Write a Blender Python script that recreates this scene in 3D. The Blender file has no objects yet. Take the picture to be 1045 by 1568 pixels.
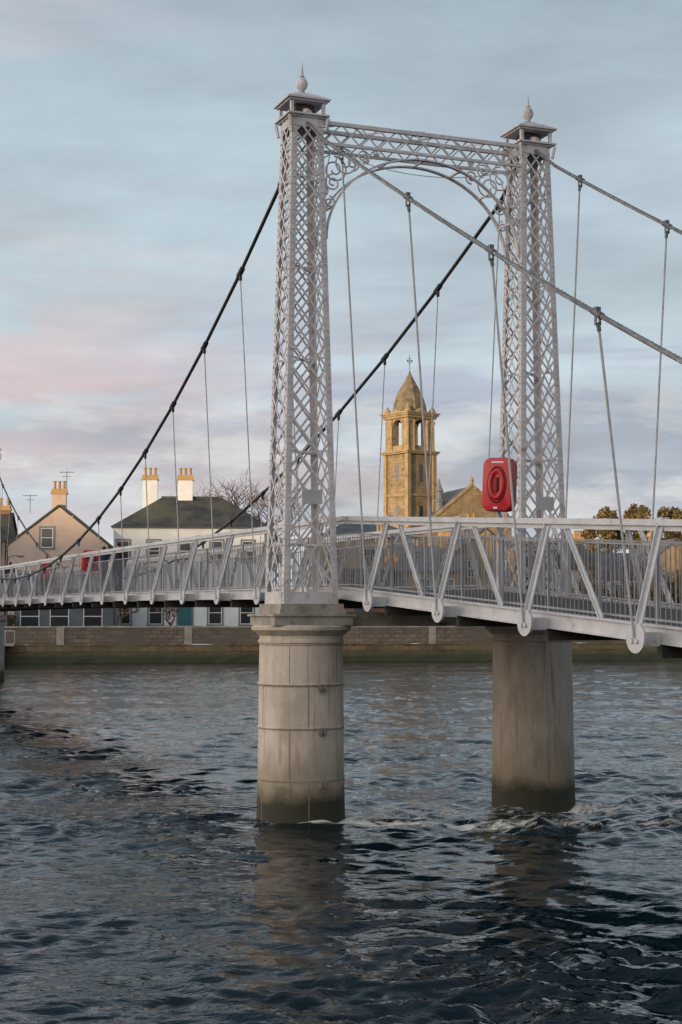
import bpy, math, random
import numpy as np
import bmesh
from mathutils import Vector, Matrix
random.seed(7); np.random.seed(7)
scene=bpy.context.scene
scene.view_settings.view_transform='Standard'
scene.view_settings.look='None'
scene.view_settings.exposure=0
COL=scene.collection

# ------------------------------------------------------------------ materials
def nt_new(name):
    m=bpy.data.materials.new(name); m.use_nodes=True
    nt=m.node_tree; b=nt.nodes['Principled BSDF']
    return m,nt,b
def N(nt,t,**kw):
    n=nt.nodes.new(t)
    for k,v in kw.items(): setattr(n,k,v)
    return n
def mat(name,c1,c2=None,rough=.6,scale=3.0,bump=.1,bscale=None,metal=0,spec=.4,c3=None,s3=.4,t3=.55,stretch=None):
    m,nt,b=nt_new(name)
    if c2 is None: c2=tuple(x*.75 for x in c1)
    tc=N(nt,'ShaderNodeTexCoord')
    src=tc.outputs['Object']
    if stretch:
        mp=N(nt,'ShaderNodeMapping'); mp.inputs['Scale'].default_value=stretch
        nt.links.new(src,mp.inputs[0]); src2=mp.outputs[0]
    else: src2=src
    no=N(nt,'ShaderNodeTexNoise'); no.inputs['Scale'].default_value=scale; no.inputs['Detail'].default_value=6; no.inputs['Roughness'].default_value=.65
    nt.links.new(src2,no.inputs['Vector'])
    cr=N(nt,'ShaderNodeValToRGB'); cr.color_ramp.elements[0].position=.35; cr.color_ramp.elements[1].position=.68
    cr.color_ramp.elements[0].color=(*c2,1); cr.color_ramp.elements[1].color=(*c1,1)
    nt.links.new(no.outputs['Fac'],cr.inputs[0])
    out=cr.outputs[0]
    if c3:
        n3=N(nt,'ShaderNodeTexNoise'); n3.inputs['Scale'].default_value=s3; n3.inputs['Detail'].default_value=8; n3.inputs['Roughness'].default_value=.7
        nt.links.new(src2,n3.inputs['Vector'])
        r3=N(nt,'ShaderNodeValToRGB'); r3.color_ramp.elements[0].position=t3; r3.color_ramp.elements[1].position=t3+.13
        nt.links.new(n3.outputs['Fac'],r3.inputs[0])
        mx=N(nt,'ShaderNodeMixRGB'); mx.inputs[2].default_value=(*c3,1)
        nt.links.new(r3.outputs[0],mx.inputs[0]); nt.links.new(out,mx.inputs[1]); out=mx.outputs[0]
    nt.links.new(out,b.inputs['Base Color'])
    b.inputs['Roughness'].default_value=rough; b.inputs['Metallic'].default_value=metal
    b.inputs['Specular IOR Level'].default_value=spec
    if bump:
        nb=N(nt,'ShaderNodeTexNoise'); nb.inputs['Scale'].default_value=bscale or scale*4; nb.inputs['Detail'].default_value=5
        nt.links.new(src,nb.inputs['Vector'])
        bp=N(nt,'ShaderNodeBump'); bp.inputs['Strength'].default_value=bump; bp.inputs['Distance'].default_value=.03
        nt.links.new(nb.outputs['Fac'],bp.inputs['Height']); nt.links.new(bp.outputs[0],b.inputs['Normal'])
    return m
def brickmat(name,c1,c2,mortar,bw=.6,bh=.25,ms=.02,rough=.85,stain=None,zscale=1.0,moss=None):
    m,nt,b=nt_new(name)
    tc=N(nt,'ShaderNodeTexCoord'); sp=N(nt,'ShaderNodeSeparateXYZ'); nt.links.new(tc.outputs['Object'],sp.inputs[0])
    ad=N(nt,'ShaderNodeMath',operation='ADD'); nt.links.new(sp.outputs[0],ad.inputs[0]); nt.links.new(sp.outputs[1],ad.inputs[1])
    mz=N(nt,'ShaderNodeMath',operation='MULTIPLY'); mz.inputs[1].default_value=zscale; nt.links.new(sp.outputs[2],mz.inputs[0])
    cb=N(nt,'ShaderNodeCombineXYZ'); nt.links.new(ad.outputs[0],cb.inputs[0]); nt.links.new(mz.outputs[0],cb.inputs[1])
    nz=N(nt,'ShaderNodeTexNoise'); nz.inputs['Scale'].default_value=1.3; nt.links.new(cb.outputs[0],nz.inputs['Vector'])
    va=N(nt,'ShaderNodeVectorMath',operation='MULTIPLY_ADD'); va.inputs[1].default_value=(.16,.16,0)
    nt.links.new(nz.outputs['Color'],va.inputs[0]); nt.links.new(cb.outputs[0],va.inputs[2])
    br=N(nt,'ShaderNodeTexBrick'); br.inputs['Scale'].default_value=1
    br.inputs['Brick Width'].default_value=bw; br.inputs['Row Height'].default_value=bh; br.inputs['Mortar Size'].default_value=ms
    br.inputs['Color1'].default_value=(*c1,1); br.inputs['Color2'].default_value=(*c2,1); br.inputs['Mortar'].default_value=(*mortar,1)
    nt.links.new(va.outputs[0],br.inputs['Vector'])
    out=br.outputs['Color']
    n2=N(nt,'ShaderNodeTexNoise'); n2.inputs['Scale'].default_value=.9; n2.inputs['Detail'].default_value=9; n2.inputs['Roughness'].default_value=.7
    nt.links.new(tc.outputs['Object'],n2.inputs['Vector'])
    r=N(nt,'ShaderNodeValToRGB'); r.color_ramp.elements[0].position=.35; r.color_ramp.elements[1].position=.7
    r.color_ramp.elements[0].color=(.45,.45,.45,1); r.color_ramp.elements[1].color=(1.15,1.15,1.15,1)
    nt.links.new(n2.outputs['Fac'],r.inputs[0])
    mu=N(nt,'ShaderNodeMixRGB',blend_type='MULTIPLY'); mu.inputs[0].default_value=.85
    nt.links.new(out,mu.inputs[1]); nt.links.new(r.outputs[0],mu.inputs[2]); out=mu.outputs[0]
    if stain:
        n3=N(nt,'ShaderNodeTexNoise'); n3.inputs['Scale'].default_value=.45; n3.inputs['Detail'].default_value=8
        nt.links.new(tc.outputs['Object'],n3.inputs['Vector'])
        r3=N(nt,'ShaderNodeValToRGB'); r3.color_ramp.elements[0].position=.42; r3.color_ramp.elements[1].position=.62
        nt.links.new(n3.outputs['Fac'],r3.inputs[0])
        mx=N(nt,'ShaderNodeMixRGB'); mx.inputs[2].default_value=(*stain,1)
        nt.links.new(r3.outputs[0],mx.inputs[0]); nt.links.new(out,mx.inputs[1]); out=mx.outputs[0]
    if moss: # weed line near the water level
        mr_=N(nt,'ShaderNodeMath',operation='MULTIPLY_ADD'); mr_.inputs[1].default_value=-1.0; nt.links.new(n2.outputs['Fac'],mr_.inputs[0]); nt.links.new(sp.outputs[2],mr_.inputs[2])
        rr=N(nt,'ShaderNodeMapRange'); rr.inputs[1].default_value=.45; rr.inputs[2].default_value=-.1; nt.links.new(mr_.outputs[0],rr.inputs[0])
        mx=N(nt,'ShaderNodeMixRGB'); mx.inputs[2].default_value=(*moss,1)
        nt.links.new(rr.outputs[0],mx.inputs[0]); nt.links.new(out,mx.inputs[1]); out=mx.outputs[0]
    nt.links.new(out,b.inputs['Base Color']); b.inputs['Roughness'].default_value=rough
    bp=N(nt,'ShaderNodeBump'); bp.inputs['Strength'].default_value=.5; bp.inputs['Distance'].default_value=.04
    iv=N(nt,'ShaderNodeMath',operation='SUBTRACT'); iv.inputs[0].default_value=1; nt.links.new(br.outputs['Fac'],iv.inputs[1])
    ad2=N(nt,'ShaderNodeMath',operation='ADD'); nt.links.new(iv.outputs[0],ad2.inputs[0]); nt.links.new(n2.outputs['Fac'],ad2.inputs[1])
    nt.links.new(ad2.outputs[0],bp.inputs['Height']); nt.links.new(bp.outputs[0],b.inputs['Normal'])
    return m

M_paint=mat('bridge_paint',(.57,.57,.60),(.44,.445,.475),.42,2.5,.05,c3=(.27,.24,.22),s3=3.5,t3=.58)
M_baluster=mat('baluster_paint',(.30,.30,.32),(.22,.22,.24),.5,2.5,0)
M_paintleg=mat('lattice_paint',(.63,.59,.60),(.47,.44,.45),.48,3,.08,c3=(.26,.185,.145),s3=5,t3=.57)
M_cabledark=mat('cable_silhouette',(.035,.037,.042),(.02,.02,.025),.55,8,.2)  # near-black puts the main-span cables' silhouette against the sky into the colour
M_cablegrey=mat('cable_galvanised',(.26,.255,.26),(.14,.14,.15),.5,12,.3,metal=.3)
M_clampgrey=mat('clamp_grey',(.16,.165,.18),(.09,.09,.10),.5,12,.2,metal=.2)
M_hanger=mat('hanger_steel',(.46,.45,.46),(.32,.32,.33),.5,6,0)
M_deckunder=mat('deck_timber',(.07,.06,.055),(.04,.037,.034),.8,3,.1)
M_red=mat('red_plastic',(.52,.022,.03),(.42,.016,.024),.38,3,.03)
M_redshade=mat('red_plastic_shade',(.15,.010,.016),(.12,.01,.012),.45,3,.03)  # darker copy of the cabinet red: shade painted on side, relief and recess
M_white=mat('white_render',(.72,.73,.74),(.60,.62,.64),.9,.6,.1,bscale=8,c3=(.46,.46,.46),s3=.5,t3=.6)
M_pink=mat('pink_harling',(.56,.43,.36),(.46,.36,.31),.95,.8,.3,bscale=20)
M_beige=mat('beige_render',(.46,.36,.26),(.37,.29,.21),.95,.8,.3,bscale=20)
M_slate=brickmat('slate_roof',(.055,.06,.068),(.035,.038,.045),(.02,.02,.022),.35,.22,.015,.6,stain=(.07,.07,.045))
M_slate2=brickmat('grey_slate_roof',(.16,.17,.185),(.12,.13,.145),(.07,.07,.075),.35,.22,.015,.6)
M_sand=brickmat('sandstone',(.36,.255,.145),(.28,.195,.11),(.20,.15,.09),.9,.36,.015,.9)
M_sandtrim=mat('sandstone_trim',(.38,.275,.155),(.24,.175,.10),.9,1.2,.2,c3=(.13,.10,.07),s3=.9,t3=.55)
M_spire=mat('weathered_spire_stone',(.24,.18,.115),(.14,.11,.075),.95,.9,.3,c3=(.09,.08,.06),s3=.7,t3=.50)
M_brick=brickmat('red_brick',(.40,.16,.07),(.31,.13,.06),(.25,.2,.16),.3,.1,.012)
M_glass=mat('window_glass',(.03,.035,.04),(.02,.022,.027),.08,1,0,spec=.8)
M_frame=mat('window_frame',(.65,.65,.65),(.55,.55,.55),.5,2,0)
M_margin=mat('stone_margin',(.20,.20,.21),(.15,.15,.16),.8,2,.1)
M_blue=mat('blue_grey_paint',(.10,.13,.155),(.07,.09,.11),.6,1,.05)
M_teal=mat('teal_door',(.02,.13,.15),(.015,.10,.12),.5,1,.02)
M_pot=mat('chimney_pot',(.42,.26,.12),(.34,.20,.09),.8,4,.1)
M_chimcope=mat('chimney_cope',(.46,.30,.13),(.36,.22,.10),.8,4,.1)
M_wall=brickmat('river_wall_stone',(.36,.27,.205),(.22,.17,.13),(.10,.08,.065),.75,.3,.02,.9,stain=(.15,.12,.095))
M_cope=mat('wall_coping',(.52,.45,.39),(.30,.265,.225),.85,1.3,.3,c3=(.15,.125,.10),s3=1.1,t3=.56)
M_pcap=mat('pier_cap_stone',(.40,.365,.325),(.21,.19,.165),.85,2.3,.4,c3=(.09,.08,.065),s3=2.5,t3=.57)
M_moss=brickmat('mossy_revetment',(.27,.165,.075),(.15,.095,.045),(.04,.032,.02),.8,.42,.03,.9,stain=(.13,.10,.045),moss=(.045,.05,.022))
M_ground=mat('ground',(.07,.08,.045),(.05,.05,.035),.95,.3,.2)
M_road=mat('asphalt',(.06,.06,.06),(.045,.045,.045),.9,2,.1)
M_bark=mat('bark',(.20,.13,.10),(.12,.08,.065),.9,6,.2)
M_leafd=mat('foliage_dark',(.055,.065,.03),(.03,.035,.02),.9,2,0)
M_leafg=mat('foliage_autumn',(.20,.14,.05),(.10,.075,.03),.9,1.2,0)
M_leafy=mat('foliage_golden',(.30,.21,.09),(.18,.13,.055),.9,.6,0)
M_skin=mat('skin',(.5,.32,.25),None,.6,5,0)
M_black=mat('dark_cloth',(.02,.02,.025),None,.8,5,0)
M_navy=mat('navy_cloth',(.03,.04,.07),None,.8,5,0)
M_redcl=mat('red_cloth',(.5,.03,.03),None,.8,5,0)
M_hair=mat('hair',(.04,.025,.015),None,.7,5,0)
M_hill=mat('wooded_slope',(.07,.065,.035),(.04,.04,.022),.95,.05,.5,bscale=.2)
M_lamp=mat('lamp_metal',(.08,.09,.09),None,.5,5,0)
M_sign=mat('plaque_metal',(.45,.45,.46),(.36,.36,.37),.4,5,0)
M_joint=mat('pier_joint',(.33,.28,.23),(.17,.145,.12),.85,4,.2)

def pier_mat(name,c1,c2):
    m,nt,b=nt_new(name)
    tc=N(nt,'ShaderNodeTexCoord')
    mp=N(nt,'ShaderNodeMapping'); mp.inputs['Scale'].default_value=(1.6,1.6,.7); nt.links.new(tc.outputs['Object'],mp.inputs[0])
    n1=N(nt,'ShaderNodeTexNoise'); n1.inputs['Scale'].default_value=1.8; n1.inputs['Detail'].default_value=10; n1.inputs['Roughness'].default_value=.7
    nt.links.new(mp.outputs[0],n1.inputs['Vector'])
    r1=N(nt,'ShaderNodeValToRGB'); r1.color_ramp.elements[0].position=.36; r1.color_ramp.elements[0].color=(*c2,1); r1.color_ramp.elements[1].position=.58; r1.color_ramp.elements[1].color=(*c1,1)
    nt.links.new(n1.outputs['Fac'],r1.inputs[0])
    n2=N(nt,'ShaderNodeTexNoise'); n2.inputs['Scale'].default_value=2.2; n2.inputs['Detail'].default_value=8; nt.links.new(tc.outputs['Object'],n2.inputs['Vector'])
    mps=N(nt,'ShaderNodeMapping'); mps.inputs['Scale'].default_value=(7,7,.45); nt.links.new(tc.outputs['Object'],mps.inputs[0])
    ns=N(nt,'ShaderNodeTexNoise'); ns.inputs['Scale'].default_value=1.5; ns.inputs['Detail'].default_value=6; nt.links.new(mps.outputs[0],ns.inputs['Vector'])
    r2=N(nt,'ShaderNodeValToRGB'); r2.color_ramp.elements[0].position=.56; r2.color_ramp.elements[1].position=.70; r2.color_ramp.elements[1].color=(.8,.8,.8,1)
    nt.links.new(ns.outputs['Fac'],r2.inputs[0])
    mx=N(nt,'ShaderNodeMixRGB'); mx.inputs[2].default_value=(c1[0]*.62,c1[1]*.50,c1[2]*.38,1)
    nt.links.new(r2.outputs[0],mx.inputs[0]); nt.links.new(r1.outputs[0],mx.inputs[1])
    sp=N(nt,'ShaderNodeSeparateXYZ'); nt.links.new(tc.outputs['Object'],sp.inputs[0])
    a=N(nt,'ShaderNodeMath',operation='MULTIPLY_ADD'); a.inputs[1].default_value=.55; nt.links.new(n2.outputs['Fac'],a.inputs[0]); 
    s=N(nt,'ShaderNodeMath',operation='SUBTRACT'); s.inputs[0].default_value=.26; nt.links.new(sp.outputs[2],s.inputs[1]); nt.links.new(s.outputs[0],a.inputs[2])
    rz=N(nt,'ShaderNodeMapRange'); rz.inputs[1].default_value=-.05; rz.inputs[2].default_value=.22; nt.links.new(a.outputs[0],rz.inputs[0])
    mx2=N(nt,'ShaderNodeMixRGB'); mx2.inputs[2].default_value=(.026,.027,.014,1)
    nt.links.new(rz.outputs[0],mx2.inputs[0])
    rz2=N(nt,'ShaderNodeMapRange'); rz2.inputs[1].default_value=-.75; rz2.inputs[2].default_value=.05; nt.links.new(a.outputs[0],rz2.inputs[0])
    mu=N(nt,'ShaderNodeMath',operation='MULTIPLY'); mu.inputs[1].default_value=.7; nt.links.new(rz2.outputs[0],mu.inputs[0])
    mx3=N(nt,'ShaderNodeMixRGB'); mx3.inputs[2].default_value=(.17,.13,.065,1)
    nt.links.new(mu.outputs[0],mx3.inputs[0]); nt.links.new(mx.outputs[0],mx3.inputs[1]); nt.links.new(mx3.outputs[0],mx2.inputs[1])
    nt.links.new(mx2.outputs[0],b.inputs['Base Color']); b.inputs['Roughness'].default_value=.75
    bp=N(nt,'ShaderNodeBump'); bp.inputs['Strength'].default_value=.35; bp.inputs['Distance'].default_value=.02
    n4=N(nt,'ShaderNodeTexNoise'); n4.inputs['Scale'].default_value=14; nt.links.new(tc.outputs['Object'],n4.inputs['Vector'])
    nt.links.new(n4.outputs['Fac'],bp.inputs['Height']); nt.links.new(bp.outputs[0],b.inputs['Normal'])
    return m
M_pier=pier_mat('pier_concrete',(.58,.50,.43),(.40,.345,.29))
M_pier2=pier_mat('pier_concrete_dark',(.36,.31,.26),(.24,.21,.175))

# ------------------------------------------------------------------ mesh helper
def empty(name):
    e=bpy.data.objects.new(name,None); COL.objects.link(e); e.empty_display_size=.5; return e
class M:
    def __init__(s,tf=None): s.v=[]; s.f=[]; s.tf=tf
    def add(s,vs,fs):
        o=len(s.v); s.v.extend([tuple(x) for x in vs]); s.f.extend([tuple(i+o for i in f) for f in fs])
    def box(s,x0,x1,y0,y1,z0,z1):
        s.add([(x0,y0,z0),(x1,y0,z0),(x1,y1,z0),(x0,y1,z0),(x0,y0,z1),(x1,y0,z1),(x1,y1,z1),(x0,y1,z1)],
              [(0,3,2,1),(4,5,6,7),(0,1,5,4),(1,2,6,5),(2,3,7,6),(3,0,4,7)])
    def cbox(s,c,sz): s.box(c[0]-sz[0]/2,c[0]+sz[0]/2,c[1]-sz[1]/2,c[1]+sz[1]/2,c[2]-sz[2]/2,c[2]+sz[2]/2)
    def beam(s,p0,p1,w,h,side=(0,0,1)):
        p0=Vector(p0);p1=Vector(p1);d=(p1-p0).normalized();a=Vector(side); a=(a-d*a.dot(d))
        if a.length<1e-4: a=Vector((1,0,0)); a=a-d*a.dot(d)
        a.normalize(); b=d.cross(a); a=a*w/2; b=b*h/2
        s.add([p0-a-b,p0+a-b,p0+a+b,p0-a+b,p1-a-b,p1+a-b,p1+a+b,p1-a+b],
              [(0,3,2,1),(4,5,6,7),(0,1,5,4),(1,2,6,5),(2,3,7,6),(3,0,4,7)])
    def tube(s,pts,r,n=8,cap=True):
        pts=[Vector(p) for p in pts]; L=len(pts); vs=[]; fs=[]
        rr=r if isinstance(r,(list,tuple)) else [r]*L
        prev=None
        for i,p in enumerate(pts):
            d=(pts[min(i+1,L-1)]-pts[max(i-1,0)]).normalized()
            if prev is None:
                a=Vector((0,0,1)) if abs(d.z)<.9 else Vector((1,0,0))
            else: a=prev
            a=(a-d*a.dot(d)).normalized(); prev=a; b=d.cross(a)
            for k in range(n):
                t=2*math.pi*k/n; vs.append(p+(a*math.cos(t)+b*math.sin(t))*rr[i])
        for i in range(L-1):
            for k in range(n):
                k2=(k+1)%n; fs.append((i*n+k,i*n+k2,(i+1)*n+k2,(i+1)*n+k))
        if cap: fs.append(tuple(range(n))[::-1]); fs.append(tuple((L-1)*n+k for k in range(n)))
        s.add(vs,fs)
    def lathe(s,c,prof,n=32,sx=1,sy=1,rot=0):
        vs=[];fs=[]
        for r,z in prof:
            for k in range(n):
                t=2*math.pi*k/n+rot; vs.append((c[0]+r*sx*math.cos(t),c[1]+r*sy*math.sin(t),z))
        for i in range(len(prof)-1):
            for k in range(n):
                k2=(k+1)%n; fs.append((i*n+k,i*n+k2,(i+1)*n+k2,(i+1)*n+k))
        fs.append(tuple(range(n))[::-1]); fs.append(tuple((len(prof)-1)*n+k for k in range(n)))
        s.add(vs,fs)
    def done(s,name,m,parent=None,smooth=False,recalc=True):
        vs=[s.tf(*v) for v in s.v] if s.tf else s.v
        me=bpy.data.meshes.new(name); me.from_pydata(vs,[],s.f)
        me.materials.append(m)
        if recalc:
            bm=bmesh.new(); bm.from_mesh(me); bmesh.ops.recalc_face_normals(bm,faces=bm.faces); bm.to_mesh(me); bm.free()
        if smooth:
            me.polygons.foreach_set('use_smooth',[True]*len(me.polygons))
            try: me.set_sharp_from_angle(angle=math.radians(40))
            except Exception: pass
        o=bpy.data.objects.new(name,me); COL.objects.link(o)
        if parent: o.parent=parent
        return o

# ------------------------------------------------------------------ bridge frame
TH=math.radians(21.6); sA,cA=math.sin(TH),math.cos(TH)
OX,OY=1.385,27.83
def BT(s,t,z): return (OX-sA*s+cA*t, OY+cA*s+sA*t, z)
def zb(s):
    if s<0: return 3.77+.062*s
    if s<=60: return 3.77+.14*(1-((s-30)/30)**2)
    return 3.77-.062*(s-60)
TC=1.40; TH_=1.31; TG=1.76
bridge=empty('suspension_footbridge')
NM=22; PM=(60-2.2)/NM
main_nodes=[1.1+PM*i for i in range(NM+1)]
side_nodes=[-1.86-2.65*i for i in range(7)]
far_nodes=[60-s for s in side_nodes]
def zc_main(s): return 4.68+.00783*(s-30)**2
def tc_main(s): return 1.80+.42*((s-30)/30)**2
def zc_side(d): return 11.95-.56*d+.004*d*d

LEG_T=2.22; ZB=3.60; ZT=11.96
def hw(z): return .49-(z-ZB)/(ZT-ZB)*.205

def build_tower(s0,detail):
    posts=M(BT); lat=M(BT); riv=M(BT); core=M(BT)
    for sg in (-1,1):
        tcn=sg*LEG_T
        for (ns,ntt) in ((-1,0),(1,0),(0,-1),(0,1)):
            ds,dt=(-ntt,ns)
            def P(x,z,off=0.0):
                h=hw(z); return (s0+ns*(h+off)+ds*x, tcn+ntt*(h+off)+dt*x, z)
            fw=.105
            for e in (-1,1):
                zs=[ZB,ZT]
                a=[]
                for z in zs:
                    h=hw(z)
                    for off in (0.0,-.014):
                        xo=e*(h-(0.0005 if ns else .0155)); xi=e*(h-fw)
                        a.append(P(xo,z,off)); a.append(P(xi,z,off))
                posts.add(a,[(0,1,3,2),(4,5,7,6),(0,1,5,4),(2,3,7,6),(0,2,6,4),(1,3,7,5)])
                if detail:
                    z=ZB+.06
                    while z<ZT-.05:
                        h=hw(z); p=P(e*(h-.055),z,.004)
                        riv.cbox(p,(.026,.026,.026)); z+=.115
            z=ZB+.30
            while z<ZT-.1:
                w=2*(hw(z)-.07); rise=1.25*w
                z1=z+rise
                for dsn,off in ((1,.004),(-1,-.010)):
                    if z1<ZT-.03:
                        w1=hw(z1)-.07
                        p0=P(-dsn*w/2,z,off); p1=P(dsn*w1,z1,off)
                        lat.beam(p0,p1,.010,.035,(ns,ntt,0))
                    else:
                        f=(ZT-.03-z)/rise
                        p0=P(-dsn*w/2,z,off); p1=P(dsn*(w/2)*(2*f-1),ZT-.03,off)
                        lat.beam(p0,p1,.010,.035,(ns,ntt,0))
                z+=rise/2
            w=2*(hw(ZB+.25)-.07); 
            for dsn,off in ((1,.004),(-1,-.010)):
                lat.beam(P(0,ZB+.18,off),P(dsn*w/2,ZB+.18+.62*w,off),.010,.042,(ns,ntt,0))
            for z0,z1 in ((ZB,ZB+.20),(ZT-.16,ZT)):
                h=hw(z0)-.1
                c=P(0,(z0+z1)/2,.010)
                posts.beam((c[0]-ds*h,c[1]-dt*h,c[2]),(c[0]+ds*h,c[1]+dt*h,c[2]),.012,z1-z0,(ns,ntt,0))
        for z in np.arange(ZB+1.0,ZT,1.6):
            h=hw(z)-.02
            for a,b in (((-h,-h),(h,h)),((-h,h),(h,-h))):
                lat.beam((s0+a[0],tcn+a[1],z),(s0+b[0],tcn+b[1],z),.03,.03)
        cp=posts
        cp.cbox((s0,tcn,ZT+.015),(.66,.66,.03)); cp.cbox((s0,tcn,ZT+.045),(.76,.76,.03))
        for a in (-1,1):
            for b in (-1,1):
                cp.cbox((s0+a*.29,tcn+b*.29,ZT+.17),(.055,.055,.22))
                cp.beam((s0+a*.32,tcn+b*.32,ZT-.22),(s0+a*.355,tcn+b*.355,ZT-.001),.04,.05)
        core.cbox((s0,tcn,ZT+.155),(.34,.34,.19))  # dark box added so the cap opening around the saddle reads dark
        cp.cbox((s0,tcn,ZT+.295),(.70,.70,.03)); cp.cbox((s0,tcn,ZT+.325),(.78,.78,.03))
        z=ZT+.34; h=.375
        cp.add([(s0-h,tcn-h,z),(s0+h,tcn-h,z),(s0+h,tcn+h,z),(s0-h,tcn+h,z),(s0-.17,tcn-.17,z+.12),(s0+.17,tcn-.17,z+.12),(s0+.17,tcn+.17,z+.12),(s0-.17,tcn+.17,z+.12)],
               [(0,3,2,1),(4,5,6,7),(0,1,5,4),(1,2,6,5),(2,3,7,6),(3,0,4,7)])
        cp.cbox((s0,tcn,ZT+.475),(.24,.24,.03))
        sd=[]
        for i in range(9):
            x=-.34+.085*i; sd.append((s0+x,tcn,ZT+.17-.9*x*x))
        cp.tube(sd,.06,8)
    posts.done('leg_posts',M_paintleg,bridge); lat.done('leg_lattice',M_paintleg,bridge); core.done('cap_dark_cores',M_deckunder,bridge)
    if detail: riv.done('rivets',M_paintleg,bridge)
    fin=M(BT)
    for sg in (-1,1):
        z=ZT+.49
        prof=[(.05,z),(.035,z+.03),(.055,z+.05),(.035,z+.065),(.08,z+.11),(.105,z+.17),(.105,z+.20),(.075,z+.27),(.035,z+.30),(.05,z+.32),(.028,z+.34),(.018,z+.43),(.003,z+.58)]
        fin.lathe((s0,sg*LEG_T),prof,16)
    fin.done('finials',M_paintleg,bridge,True)
    pb=M(BT)
    zt=ZT-.04; zbm=ZT-.40; T=LEG_T-.29
    for ps in (-.24,.24):
        s=s0+ps
        pb.beam((s,-T,zt),(s,T,zt),.065,.065); pb.beam((s,-T,zbm),(s,T,zbm),.05,.05)
        n=11; w=2*T/n
        for i in range(n):
            a=-T+i*w
            pb.beam((s+.012,a,zbm),(s+.012,a+w,zt),.008,.026,(1,0,0)); pb.beam((s-.012,a+w,zbm),(s-.012,a,zt),.008,.026,(1,0,0))
        ax,bz,zc0=1.86,1.58,ZT-.50-1.58
        def arc(da,n=40): return [(s,(ax-da)*math.cos(t),zc0+(bz-da)*math.sin(t)) for t in [math.pi*i/n for i in range(n+1)]]
        A=arc(0)
        for i in range(len(A)-1):
            pb.beam(A[i],A[i+1],.075,.03,(1,0,0))
        def scroll(t0,z0,r,turns=1.6,ph=0,dirn=1):
            pts=[]
            n=int(26*turns)
            for i in range(n+1):
                a=ph+dirn*2*math.pi*turns*i/n; rad=r*(1-.78*i/n)
                pts.append((s,t0+rad*math.cos(a),z0+rad*math.sin(a)))
            pb.tube(pts,.016,5)
        for sg in (-1,1):
            scroll(sg*1.52,ZT-.70,.245,1.7,math.pi/2,sg); scroll(sg*1.17,ZT-.555,.13,1.5,-math.pi/2,-sg)
            scroll(sg*1.74,ZT-1.08,.15,1.6,math.pi/2,-sg); scroll(sg*1.80,ZT-1.42,.10,1.5,math.pi/2,sg)
            scroll(sg*.92,ZT-.47,.06,1.4,0,sg)
            pb.tube([(s,sg*1.92,ZT-1.9),(s,sg*1.90,ZT-1.6),(s,sg*1.86,ZT-1.2),(s,sg*1.84,ZT-.8),(s,sg*1.78,ZT-.55),(s,sg*1.6,ZT-.43)],.012,5)
    n=8; w=2*T/n
    for i in range(n):
        a=-T+i*w; q=1 if i%2 else -1
        pb.beam((s0-.24*q,a,zt+.03),(s0+.24*q,a+w,zt+.03),.03,.012)
    for k in range(1,8):
        t=math.pi*k/8; y=1.86*math.cos(t); z=zc0+1.58*math.sin(t)
        pb.beam((s0-.24,y,z),(s0+.24,y,z),.03,.03)
    pb.cbox((s0,0,zt+.08),(.12,.2,.07))
    pb.done('portal_truss',M_paintleg,bridge)
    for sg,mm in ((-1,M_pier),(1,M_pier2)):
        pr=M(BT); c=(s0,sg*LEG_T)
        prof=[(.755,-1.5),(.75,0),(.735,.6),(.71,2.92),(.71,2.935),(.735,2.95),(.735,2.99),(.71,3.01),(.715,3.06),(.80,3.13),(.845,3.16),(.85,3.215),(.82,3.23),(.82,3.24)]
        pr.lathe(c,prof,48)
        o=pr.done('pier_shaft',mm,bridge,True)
        pc=M(BT); pj=M(BT)
        if sg<0:
            for z in (.68,1.54,2.26):
                pc.lathe(c,[(.70,z-.018),(.742,z-.010),(.742,z+.010),(.70,z+.018)],48)
                pj.lathe(c,[(.70,z-.030),(.739,z-.030),(.739,z-.020),(.70,z-.020)],48)
            pj.lathe(c,[(.70,2.905),(.718,2.905),(.718,2.922),(.70,2.922)],48)
            for k,(za,zc_) in enumerate(((.0,.64),(.70,1.50),(1.56,2.22),(2.28,2.90))):
                for j in range(5):
                    a=j*2*math.pi/5+.45*(k%2)+.8
                    def rr(z): return .75-.015*min(z,.6)/.6-(.025*(z-.6)/2.32 if z>.6 else 0)
                    ca,sa_=math.cos(a),math.sin(a)
                    pj.beam((c[0]+(rr(za)-.010)*ca,c[1]+(rr(za)-.010)*sa_,za),(c[0]+(rr(zc_)-.010)*ca,c[1]+(rr(zc_)-.010)*sa_,zc_),.026,.012,(ca,sa_,0))
            a0=math.radians(172)
            for z in (.62,1.48,2.20):
                for da in (-.045,.045):
                    x,y=c[0]+.762*math.cos(a0+da),c[1]+.762*math.sin(a0+da)
                    pj.cbox((x,y,z),(.05,.045,.13))
                x,y=c[0]+.745*math.cos(a0),c[1]+.745*math.sin(a0); pj.cbox((x,y,z),(.06,.13,.05))
            pj.done('pier_joints',M_joint,bridge)
        else:
            a0=math.radians(190)
            x,y=c[0]+.72*math.cos(a0),c[1]+.72*math.sin(a0)
            pc.tube([(x,y,0),(x,y,2.9)],.018,6)
        pc.done('pier_fittings',mm,bridge)
    cap=M(BT)
    for sg in (-1,1):
        cap.cbox((s0,sg*LEG_T,3.315),(1.28,1.40,.15)); cap.cbox((s0,sg*LEG_T,3.41),(1.36,1.48,.04))
        cap.cbox((s0,sg*LEG_T,3.47),(1.18,1.18,.08))
        cap.cbox((s0,sg*LEG_T,3.555),(1.12,1.12,.09))
    cap.cbox((s0,0,3.34),(.5,2*LEG_T-1.42,.24))
    cap.done('pier_caps',M_pcap,bridge)
build_tower(0,True); build_tower(60,False)

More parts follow.
